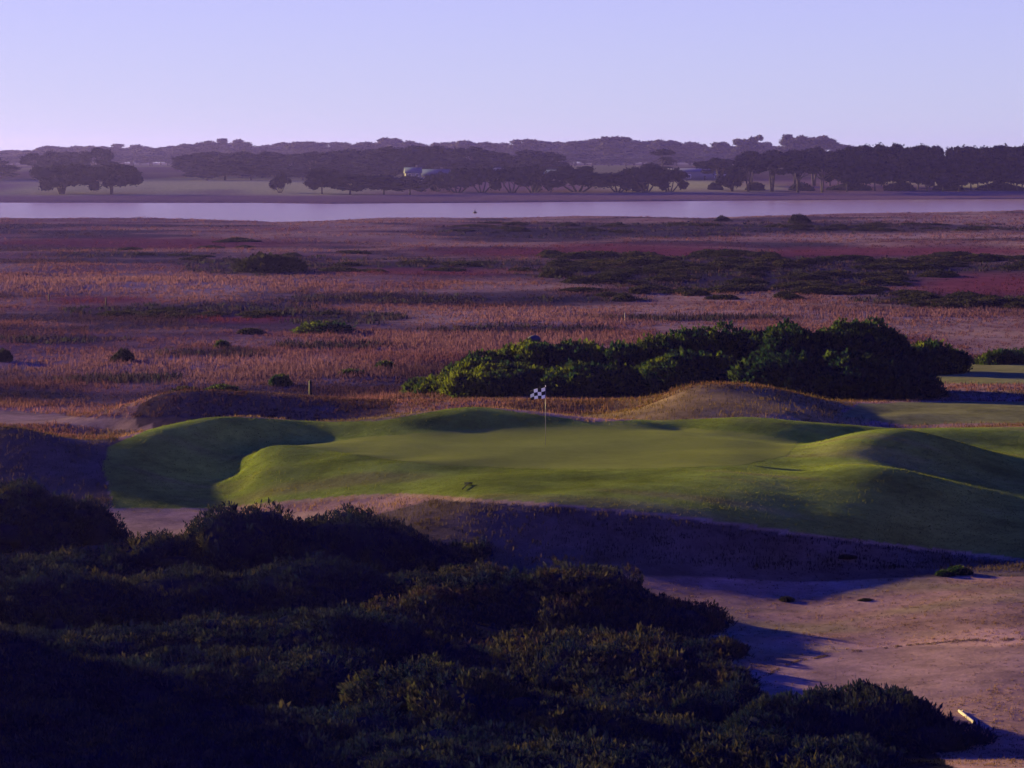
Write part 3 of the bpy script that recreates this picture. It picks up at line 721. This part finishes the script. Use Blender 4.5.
# ------------------------------------------------------------------ distant trees
def tree_mesh(kind, seed, leafm=None):
    r = np.random.default_rng(seed)
    lobes = []
    if kind == 'umbrella':      # flat topped cypress on bare limbs
        for k in range(16):
            a = r.uniform(0, 6.28); d = r.uniform(0, 1) ** .6 * .40
            lobes.append((math.cos(a) * d, math.sin(a) * d, .80 - d * .35 + r.uniform(-.06, .05), r.uniform(.12, .19), r.uniform(.12, .19), r.uniform(.07, .11)))
        for k in range(6):
            a = r.uniform(0, 6.28); d = r.uniform(.2, .42)
            lobes.append((math.cos(a) * d, math.sin(a) * d, .52 + r.uniform(-.1, .1), .12, .12, .07))
    elif kind == 'dense':       # heavy round crown nearly to the ground
        for k in range(30):
            a = r.uniform(0, 6.28); d = r.uniform(0, 1) ** .6 * .42; z = r.uniform(.25, .85)
            d *= math.sqrt(max(.12, 1 - ((z - .5) / .42) ** 2))
            lobes.append((math.cos(a) * d, math.sin(a) * d, z, r.uniform(.13, .2), r.uniform(.13, .2), r.uniform(.09, .15)))
    elif kind == 'wide':        # spreading low crown on short stems
        for k in range(30):
            a = r.uniform(0, 6.28); d = r.uniform(0, 1) ** .5 * .48
            lobes.append((math.cos(a) * d, math.sin(a) * d, .70 - d * d * 1.2 + r.uniform(-.30, .10), r.uniform(.12, .18), r.uniform(.12, .18), r.uniform(.12, .18)))
    elif kind == 'layered':     # open tiers of branches
        for z, w in ((.93, .10), (.80, .20), (.62, .34), (.44, .42), (.36, .25)):
            for k in range(3):
                a = r.uniform(0, 6.28); d = r.uniform(.2, 1) * w
                lobes.append((math.cos(a) * d, math.sin(a) * d, z + r.uniform(-.07, .05), r.uniform(.08, .15), .12, r.uniform(.03, .06)))
    else:                       # gum: upright airy heads with gaps
        for k in range(18):
            a = r.uniform(0, 6.28); z = r.uniform(.38, .9); d = r.uniform(.05, .34)
            lobes.append((math.cos(a) * d, math.sin(a) * d, z, r.uniform(.09, .15), r.uniform(.09, .15), r.uniform(.08, .13)))
    Vs, Ft, Fq, Cs = [], [], [], []; n0 = 0
    for (x, y, z, rx, ry, rz) in lobes:
        v, f = ICO2
        k = 1 + .5 * (r.random(len(v)) - .5)
        p = v * [rx, ry, rz] * .82 * k[:, None] + [x, y, z]
        Vs.append(p); Ft.append(f + n0); n0 += len(p)
        base = np.array([.007, .008, .014]) * r.uniform(.7, 1.5)
        Cs.append(np.tile(base, (len(p), 1)))
        n = 70
        u = r.normal(0, 1, (n, 3)); u /= np.linalg.norm(u, axis=1)[:, None]
        p = u * [rx, ry, rz] * r.uniform(.75, 1.12, (n, 1)) + [x, y, z]
        d1 = r.normal(0, 1, (n, 3)) * [1, 1, .6]; d1 /= np.linalg.norm(d1, axis=1)[:, None]
        d2 = np.cross(d1, r.normal(0, 1, (n, 3))); d2 /= np.linalg.norm(d2, axis=1)[:, None]
        s = r.uniform(.018, .036, (n, 1))
        Q = np.stack([p - d1 * s, p + d2 * s * .7, p + d1 * s, p - d2 * s * .7], 1).reshape(-1, 3)
        kq = np.arange(n) * 4 + n0
        Vs.append(Q); Fq.append(np.stack([kq, kq + 1, kq + 2, kq + 3], 1)); n0 += len(Q)
        Cs.append(np.repeat(np.array([.009, .010, .016]) * r.uniform(.6, 1.5, (n, 1)), 4, 0))
    crown = mesh_np('crown', np.concatenate(Vs), [np.concatenate(Fq), np.concatenate(Ft)], leafm or M_tree, np.concatenate(Cs))
    cv = np.concatenate(Vs); size = (np.percentile(cv[:, 2], 99.7), (cv[:, :2].max(0) - cv[:, :2].min(0)).mean())
    mb = MB()
    stems = {'umbrella': 2, 'dense': 1, 'wide': 4, 'layered': 1, 'gum': 2}[kind]
    top = {'umbrella': .62, 'dense': .5, 'wide': .5, 'layered': .95, 'gum': .6}[kind]
    for k in range(stems):
        ox = 0 if stems == 1 else (k - (stems - 1) / 2) * (.16 if kind == 'wide' else .07)
        mb.tube([(ox * .25, 0, -.03), (ox * .9, .01, top * .35), (ox * 1.7, .0, top)], [.026, .019, .01], 6)
        for q in range(5):
            l = lobes[int(r.integers(0, len(lobes)))]
            z = top * r.uniform(.35, .8)
            mb.tube([(ox * 1.15, 0, z), (l[0] * .55, l[1] * .55, (z + l[2]) / 2), (l[0], l[1], l[2])], [.012, .009, .005], 5)
    return crown, mb.mesh('trunk', M_bark), size

TP = {}
for ki, kd in enumerate(('umbrella', 'dense', 'wide', 'layered', 'gum')):
    TP[kd] = [tree_mesh(kd, 900 + ki * 10 + q) for q in range(3 if kd != 'layered' else 1)]
TPB = {kd: [tree_mesh(kd, 1900 + q + 10 * k_, M_hazedleaf) for q in range(2)] for k_, kd in enumerate(('umbrella', 'dense', 'gum'))}

def tree(kind, px, D, top, wpx, label, group, rz=None, name='pine_tree'):
    x = wx(px, D); z = hgt(x, D)
    H = zz(top, D) - z
    W = wpx / F * D
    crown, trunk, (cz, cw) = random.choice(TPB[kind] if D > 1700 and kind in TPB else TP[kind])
    t = thing(name, label, 'tree', (x, D, z), group, random.uniform(0, 6.28) if rz is None else rz)
    t.scale = (W / cw, W / cw, H / cz)
    obj('crown', crown, t); obj('trunk', trunk, t)
    return t

# back row on the skyline
sky_pts = [(-40,150),(-12,150),(14,150),(38,148),(54,146),(76,146),(98,146),(115,147),(131,144),(152,148),(172,146),(190,144),(209,141),(228,138.5),(246,142),(268,145),(288,142),(306,141.5),(330,142),(349,145),(366,142),(390,138),(408,141),(426,143),(446,142),(466,140.5),(486,142),(503,143),(523,139),(541,141),(558,142),(576,141),(595,139),(612,136.5),(634,140),(651,141),(667,140),(690,142),(706,147),(722,142),(748,135.5),(766,142),(790,134.5),(806,136),(822,137),(838,144),(858,147),(1040,146),(1060,147)]
kinds = ['umbrella', 'dense', 'umbrella', 'gum', 'dense']
special = {651: 'lone narrow conifer', 748: ('tall gum with sky showing through its crown, on the skyline right of centre', 'gum'), 790: ('highest tree on the skyline, with sky gaps, right of centre', 'gum'), 822: ('flat topped skyline tree with sky gaps beside the highest tree', 'umbrella')}
for i, (px, top) in enumerate(sky_pts):
    D = 2000 + 300 * ((i * 37) % 11) / 11
    if px in special and isinstance(special[px], tuple):
        lab, kd = special[px]
        tree(kd, px, 1950, top, 34, lab, 'back row of trees on the skyline')
    else:
        tree(kinds[i % 5], px, D, top, 34 + (i * 13) % 14, 'hazy tree among the pale back row along the skyline', 'back row of trees on the skyline')
        # a second, lower tree behind fills the row
        tree('dense', px + 9, D + 120, top + 4, 40, 'hazy tree among the pale back row along the skyline', 'back row of trees on the skyline')
for k, px in enumerate(range(-20, 870, 17)):
    tree('dense', px, 1900 + (k * 31) % 60, 152 + (k * 7) % 5, 40, 'hazy tree among the pale back row along the skyline', 'back row of trees on the skyline')
# middle row
mid = [(-20,152,60),(34,153,30),(56,151,34),(76,152,34),(96,148,34),(196,155,46),(214,152,56),(240,152,52),(266,152,50),(292,154,50),(316,152,48),(340,151,54),(366,149,56),(392,147,52),(418,146,54),(442,146,50),(470,147,50),(492,152,40),(524,150,46),(548,152,36)]
for i, (px, top, w) in enumerate(mid):
    tree(('dense', 'umbrella', 'dense')[i % 3], px, 1230 + (i * 29) % 90, top, w * 1.1, 'darker tree in the middle row in front of the skyline trees, left of centre', 'middle row of trees beyond the river')
    tree('dense', px + 11, 1190, top + 9 + (i * 7) % 6, w, 'darker tree in the middle row in front of the skyline trees, left of centre', 'middle row of trees beyond the river')
for px, top, w in [(720,158,50),(752,151,44),(772,150,40),(795,150,44),(814,147,44),(830,152,36)]:
    tree('umbrella', px, 1080, top, w, 'flat crowned dark tree in the stand right of centre', 'stand of flat crowned trees right of centre')
tree('layered', 662, 1260, 149, 42, 'open tiered conifer with separate flat branches, right of centre', None, name='tiered_conifer')
# dense wood at right
r = np.random.default_rng(5)
wood = [(838,150),(852,147),(866,145),(884,144),(902,144),(918,145),(934,146),(950,147),(962,146),(978,147),(994,146),(1008,145),(1022,144),(1040,144)]
for i, (px, top) in enumerate(wood):
    tree('dense', px, 1010 + (i * 17) % 40, top, 32 + (i * 7) % 9, 'dark tree in the unbroken wood at the right edge', 'dark wood at the right')
    tree('dense', px + 9, 985 + (i * 13) % 15, top + 7 + (i * 5) % 9, 38, 'dark tree in the unbroken wood at the right edge', 'dark wood at the right')
# front trees on the far shore, each one seen
front = [
 ('wide',62,1040,167,56,'spreading low tree on the far shore, left of its lone twin, near the left edge'),
 ('wide',112,1040,167,48,'spreading low tree on the far shore, right of its twin near the left edge'),
 ('wide',280,1050,175,17,'small round tree standing alone on the lit far shore left of the dark clump'),
 ('dense',322,1030,171,30,'taller tree at the left end of the dark shore clump'),
 ('dense',350,1020,177,36,'middle tree of the dark shore clump, left of the house'),
 ('dense',384,1020,178,40,'low rounded tree at the right part of the dark shore clump'),
 ('dense',410,1025,179,34,'last tree at the right end of the dark shore clump, below the house'),
 ('wide',438,1060,175,24,'small tree in front of the pale house'),
 ('wide',458,1050,171,36,'dark tree just right of the pale house'),
 ('wide',482,1050,170,34,'dark tree with bare stems second right of the pale house'),
 ('wide',512,1050,169,34,'shore tree on thin stems, left one of the pair at mid frame'),
 ('wide',534,1050,168,32,'shore tree on thin stems, right one of the pair at mid frame'),
 ('wide',578,1055,169,56,'low dome shaped tree alone at mid frame on the far shore'),
 ('wide',618,1050,175,38,'lower tree left of the taller twin stemmed shore tree'),
 ('wide',646,1050,167,40,'taller shore tree under the tiered conifer'),
 ('wide',670,1055,171,32,'shore tree right of the tiered conifer, by the bare field'),
 ('wide',732,1060,172,24,'small tree at the left end of the right hand shore stand'),
 ('umbrella',748,1060,164,34,'first tall shore tree of the right hand stand, on bare stems'),
 ('umbrella',772,1060,160,40,'second shore tree of the right hand stand, on bare stems'),
 ('umbrella',798,1055,157,40,'third and highest shore tree of the right hand stand'),
 ('umbrella',822,1055,160,36,'fourth shore tree of the right hand stand, next to the dark wood'),
]
for kd, px, D, top, w, lab in front:
    tree(kd, px, D - 75, top - 3, w * 1.3, lab, 'shore trees across the river', name='shore_tree')
# low scrub line along the foot of the far shore
for k, (px, w) in enumerate([(715,14),(755,30),(800,34),(850,40),(900,44),(950,44),(1000,44)]):
    D = 1000; x = wx(px, D)
    t = thing('shore_shrub', 'low shrub in the strip along the far shore under the trees', 'shrub', (x, D, hgt(x, D) - .1), 'low shrubs on the far shore', k)
    s = w / F * D / 1.9; t.scale = (s, s * .5, 2.6 / .62); obj('foliage', PROT[k % 3][0], t)

# ------------------------------------------------------------------ buildings across the river
def house(name, label, px, D, base_z, W, Dp, H, roofh, wall, roof, wins, rz=0, hip=False, chim=False):
    x = wx(px, D); z = base_z if base_z is not None else hgt(x, D)
    t = thing(name, label, 'house' if 'house' in name else 'shed', (x, D, z), None, rz)
    mb = MB(); mb.box((0, 0, H / 2), (W, Dp, H)); obj('wall', mb.mesh('wall', wall), t)
    mb = MB(); e = .5; w, d = W / 2 + e, Dp / 2 + e
    ins = Dp / 2 if hip else 0
    Vr = [[-w,-d,H],[w,-d,H],[w,d,H],[-w,d,H],[-w+ins,0,H+roofh],[w-ins,0,H+roofh]]
    Vr = [[a, b, c + .01] for a, b, c in Vr] + [[-w,-d,H-.18],[w,-d,H-.18],[w,d,H-.18],[-w,d,H-.18]]
    mb.add(Vr, [[0,1,5,4],[2,3,4,5],[6,7,1,0],[7,8,2,1],[8,9,3,2],[9,6,0,3]]); mb.f3.append(np.array([[1,2,5],[3,0,4]]))
    rf = obj('roof', mb.mesh('roof', roof), t)
    if chim:
        mb = MB(); mb.box((W * .25, .4, H + roofh + .2), (.9, .7, 1.6)); obj('chimney', mb.mesh('chimney', M_wall2), rf)
    for (fx, fz, fw, fh) in wins:
        mb = MB(); mb.box((fx * W, -Dp / 2 - .03, fz), (fw + .3, .10, fh + .3)); f = obj('window', mb.mesh('window', M_white), t)
        mb = MB(); mb.box((fx * W, -Dp / 2 - .07, fz), (fw, .06, fh)); obj('pane', mb.mesh('pane', M_pane), f)
    mb = MB(); mb.box((.06 * W, -Dp / 2 - .03, 1.05), (1.0, .08, 2.1)); obj('door', mb.mesh('door', M_darkpost), t)
    return t
house('farm_house', 'pale walled house end showing between the trees, left of the blue roofed house', 413, 1130, None, 7, 7, 4.6, 2.4, M_wall, M_roof, [(-.25,1.6,1.2,1.3),(.25,3.6,1.2,1.0),(-.25,3.6,1.2,1.0)], .1, False, True)
house('farm_house', 'long blue roofed pale house between the trees left of centre', 434, 1140, None, 14, 8, 3.2, 2.8, M_wall, M_roof, [(-.35,1.6,1.6,1.4),(-.15,1.6,1.6,1.4),(.3,1.6,1.8,1.4)], -.12, False, True)
house('farm_house', 'small pale roofed house peeping over the shore trees at mid frame', 497, 1150, None, 8, 7, 4.5, 2.0, M_wall2, M_metal, [(-.3,1.6,1.3,1.3),(.3,1.6,1.3,1.3)], .2)
house('farm_shed', 'long low blue roofed shed left of the dome shaped tree', 560, 1160, None, 22, 9, 3.6, 1.8, M_wall2, M_roof, [(-.35,1.7,1.5,1.2),(.35,1.7,1.5,1.2)], .05)
house('farm_shed', 'long grey roofed shed behind the bare field right of centre', 700, 1200, None, 30, 10, 4.0, 1.6, M_wall, M_metal, [(-.4,1.8,2,1.4),(-.2,1.8,2,1.4),(.25,1.8,2,1.4),(.4,1.8,2,1.4)], .03)

# ------------------------------------------------------------------ flagstick on the green
D = 92.5; fx_ = wx(545.5, D); fz = hgt(fx_, D)
t = thing('flagstick', 'thin pole with a black and white checkered flag standing on the putting green', 'golf flag', (fx_, D, fz))
mb = MB(); mb.tube([(0, 0, -.1), (0, 0, 1.0), (0, 0, 2.17)], [.010, .009, .008], 10); obj('pole', mb.mesh('pole', plain('pole_paint', (.20, .18, .18), .4, .05), smooth=True), t)
mb = MB(); mb.tube([(0, 0, 2.17), (0, 0, 2.195), (0, 0, 2.21)], [.018, .018, .008], 10); obj('pole_cap', mb.mesh('pole_cap', M_white), t)
nx_, nz_ = 25, 21
U, W_ = np.meshgrid(np.linspace(0, 1, nx_), np.linspace(0, 1, nz_), indexing='ij')
FW, FH = .56, .40
droop = .14 * U ** 1.3
fxv = -.014 - FW * U * (1 - .05 * W_); fyv = .07 * np.sin(U * 6.0 + W_ * 1.2) * U; fzv = 2.15 - FH * W_ * (1 - .12 * U) - droop - .02 * np.sin(U * 7)
base = np.stack([fxv, fyv, fzv], -1).reshape(-1, 3)
th = .003
VV = np.concatenate([base + [0, -th, 0], base + [0, th, 0]])
fi = np.arange(nx_ * nz_).reshape(nx_, nz_); nn = nx_ * nz_
qf = np.stack([fi[:-1, :-1], fi[1:, :-1], fi[1:, 1:], fi[:-1, 1:]], -1)
chk = (((np.arange(nx_ - 1) // 6)[:, None] + (np.arange(nz_ - 1) // 7)[None, :]) % 2).ravel()
qf = qf.reshape(-1, 4)
ring = np.concatenate([fi[:, 0], fi[-1, 1:], fi[-2::-1, -1], fi[0, -2:0:-1]])
edge = np.stack([ring, np.roll(ring, -1), np.roll(ring, -1) + nn, ring + nn], 1)
allf = np.concatenate([qf, qf[:, ::-1] + nn, edge])
M_flagw = plain('white_flag_cloth', (.80, .80, .82), .8, .03)
obj('flag', mesh_np('flag', VV, allf, [M_flagw, M_black], mat_idx=np.concatenate([chk, chk, np.zeros(len(edge))])), t)

# ------------------------------------------------------------------ posts, rake, board, stones, buoy
def post(px, py, z, h, r, mat, label, cap=True):
    D = F * (EYE - z) / (py - HZ); x = wx(px, D)
    t = thing('marker_post', label, 'post', (x, D, hgt(x, D)))
    mb = MB(); mb.box((0, 0, h / 2 - .15), (r * 2, r * 2, h + .3), .3, .92); obj('shaft', mb.mesh('shaft', mat), t)
    mb = MB(); mb.box((0, 0, h + r * .6), (r * 2.3, r * 2.3, r * 1.2), .3, .35); obj('cap', mb.mesh('cap', mat), t)
post(310.5, 388, -2.4, .72, .085, M_darkpost, 'short dark square post in the marsh grass above the brown mound')
post(625, 323, -2.9, .7, .035, M_palewood, 'slim pale stake in the marsh above the thicket')
post(49, 303, -2.9, .7, .05, M_darkpost, 'dark post far out in the marsh grass, left one of two')
post(106, 308, -2.9, .8, .055, M_darkpost, 'dark post far out in the marsh grass, right one of two')
post(103, 416, -2.3, .35, .05, M_darkpost, 'stubby dark peg by the sandy path at left') if False else None

# rake lying on the lip of the turf
D = 81.0; x = wx(465, D)
t = thing('bunker_rake', 'dark rake lying on the grass lip in front of the green', 'rake', (x, D, hgt(x, D) + .04), None, math.radians(-9))
slope = (hgt(x + .1, D + 1.0) - hgt(x - .1, D - 1.0)) / 2.0
mb = MB(); mb.tube([(0, -.7, -.7 * slope + .02), (0, 0, .03), (0, .8, .8 * slope + .05)], [.022, .022, .022], 8); obj('handle', mb.mesh('handle', M_darkpost), t); t.scale = (.75, .75, .75)
mb = MB(); mb.box((0, .84, .84 * slope + .06), (.36, .05, .05))
for k in range(9): mb.box((-.16 + k * .04, .84, .84 * slope + .01), (.018, .018, .10))
obj('head', mb.mesh('head', M_darkpost), t)

# timber edging board at lower right
xa, ya = wx(959, 56.0), 56.0; xb, yb = wx(986, 54.0), 54.0
cx, cy = (xa + xb) / 2, (ya + yb) / 2; ln = math.hypot(xb - xa, yb - ya)
t = tag(None or bpy.data.objects.new('edging_board', None), 'pale timber edging board on the ground beside the round bush at lower right', 'board'); col.objects.link(t)
t.location = (cx, cy, hgt(cx, cy)); t.rotation_euler = (0, 0, math.atan2(yb - ya, xb - xa))
mb = MB(); mb.box((0, 0, .02), (ln, .05, .09)); obj('plank', mb.mesh('plank', M_palewood), t)
mb = MB(); mb.box((ln * .42, .048, -.03), (.05, .045, .22)); obj('peg', mb.mesh('peg', M_timber), t)
mb = MB(); mb.box((-ln * .42, .048, -.03), (.05, .045, .22)); obj('peg', mb.mesh('peg', M_timber), t)

def stone(px, D, top, wpx, mat, label, seed, flat=1.0):
    r = np.random.default_rng(seed); x = wx(px, D); W = wpx / F * D / 2
    v, f = ICO3
    k = 1 + .45 * (fbm(v[:, 0] * 3 + 9, v[:, 1] * 3 + v[:, 2] * 2, 1.3, 3, seed) - .5)
    ztop = zz(top, D); hz = hgt(x, D)
    h = W * .8 * flat
    o = obj('boulder', mesh_np('boulder', v * k[:, None] * [W, W * .8, h], f, mat, smooth=False), None, (x, D, ztop - h * .9))
    tag(o, label, 'rock')
    return o
o = stone(534, 135.2, 335.5, 14, M_stone, 'grey boulder showing over the top of the thicket behind the flag', 3, .7)
stone(909, 127, 391.5, 11, M_palestone, 'pale flat stone in the shade at the foot of the big round bush', 4, .5)
stone(907, 118.5, 384, 7, M_palestone, 'small pale stone above the flat stone at the foot of the big round bush', 5, 1.0) if False else None

# buoy on the river
D = F * (EYE + 3.4) / (213 - HZ); x = wx(475, D)
t = thing('channel_buoy', 'tiny dark buoy floating on the river', 'buoy', (x, D, -3.4))
mb = MB(); mb.tube([(0, 0, -.25), (0, 0, -.05), (0, 0, .28), (0, 0, .36)], [.25, .48, .48, .3], 14); obj('float', mb.mesh('float', M_darkpost), t)
mb = MB(); mb.tube([(0, 0, .36), (0, 0, .75), (0, 0, 1.0)], [.14, .11, .04], 10); obj('topmark', mb.mesh('topmark', M_darkpost), t)

# ------------------------------------------------------------------ air
hx = MB(); hx.box((0, 2170, 20), (9200, 4640, 53)); hz_o = hx.mesh('haze', None) if False else None
HAZE_D = .00007
m, nt, out = newmat('haze_air')
pv = N(nt, 'ShaderNodeVolumePrincipled', Density=HAZE_D, Anisotropy=.5)
pv.inputs['Color'].default_value = (.24, .20, .92, 1)
nt.links.new(pv.outputs['Volume'], out.inputs['Volume'])
haze = obj('haze', hx.mesh('haze', m)); tag(haze, kind='stuff')

# ------------------------------------------------------------------ light, sky, camera
SKY = [(.70, .735, 1.03), (.615, .62, 1.10), (.045, .10, 1.14), (.006, .055, 1.10)]
w = bpy.data.worlds.new('World'); sc.world = w; w.use_nodes = True
nt = w.node_tree; nt.nodes.clear()
out = nt.nodes.new('ShaderNodeOutputWorld'); bg = nt.nodes.new('ShaderNodeBackground'); bg.inputs['Strength'].default_value = .125
sky = nt.nodes.new('ShaderNodeTexSky'); sky.sky_type = 'NISHITA'; sky.sun_disc = False
sky.sun_elevation = SUN_EL; sky.sun_rotation = SUN_AZ; sky.air_density = 1.0; sky.dust_density = .6; sky.ozone_density = 3.0
# thin evening air: the physical sky, its contrast softened, deep blue overhead and pale lavender low down
gam = nt.nodes.new('ShaderNodeGamma'); gam.inputs['Gamma'].default_value = .15
tcw = nt.nodes.new('ShaderNodeTexCoord'); sep = nt.nodes.new('ShaderNodeSeparateXYZ')
ramp = nt.nodes.new('ShaderNodeValToRGB'); e = ramp.color_ramp.elements
e[0].position = 0.0; e[0].color = SKY[0] + (1,)
e[1].position = .066; e[1].color = SKY[1] + (1,)
for pos, cc_ in ((.12, SKY[2]), (1.0, SKY[3])):
    q = e.new(pos); q.color = cc_ + (1,)
mul = nt.nodes.new('ShaderNodeVectorMath'); mul.operation = 'MULTIPLY'
nt.links.new(tcw.outputs['Generated'], sep.inputs[0]); nt.links.new(sep.outputs['Z'], ramp.inputs['Fac'])
nt.links.new(sky.outputs['Color'], gam.inputs['Color'])
nt.links.new(gam.outputs['Color'], mul.inputs[0]); nt.links.new(ramp.outputs['Color'], mul.inputs[1])
nt.links.new(mul.outputs['Vector'], bg.inputs['Color'])
nt.links.new(bg.outputs['Background'], out.inputs['Surface'])

sl = bpy.data.lights.new('sun', 'SUN'); sl.energy = 5.0; sl.angle = math.radians(.6); sl.color = (1.0, .76, .24)
so = bpy.data.objects.new('sun', sl); col.objects.link(so)
sd = Vector((math.sin(SUN_AZ) * math.cos(SUN_EL), math.cos(SUN_AZ) * math.cos(SUN_EL), math.sin(SUN_EL)))
so.rotation_euler = sd.to_track_quat('Z', 'Y').to_euler(); so.location = sd * 300

cd = bpy.data.cameras.new('camera'); cam = bpy.data.objects.new('camera', cd); col.objects.link(cam)
cam.location = (0, 0, EYE); cam.rotation_euler = (math.pi / 2, 0, 0)
cd.sensor_width = 36; cd.lens = 36 * F / 1024; cd.shift_y = -(384 - HZ) / 1024; cd.clip_start = .5; cd.clip_end = 20000
sc.camera = cam
sc.view_settings.view_transform = 'Standard'; sc.view_settings.look = 'None'; sc.view_settings.gamma = 1; sc.view_settings.exposure = 2.5
sc.render.engine = 'CYCLES'
sc.cycles.use_denoising = True
sc.cycles.max_bounces = 6; sc.cycles.volume_bounces = 1; sc.cycles.diffuse_bounces = 3; sc.cycles.transparent_max_bounces = 8
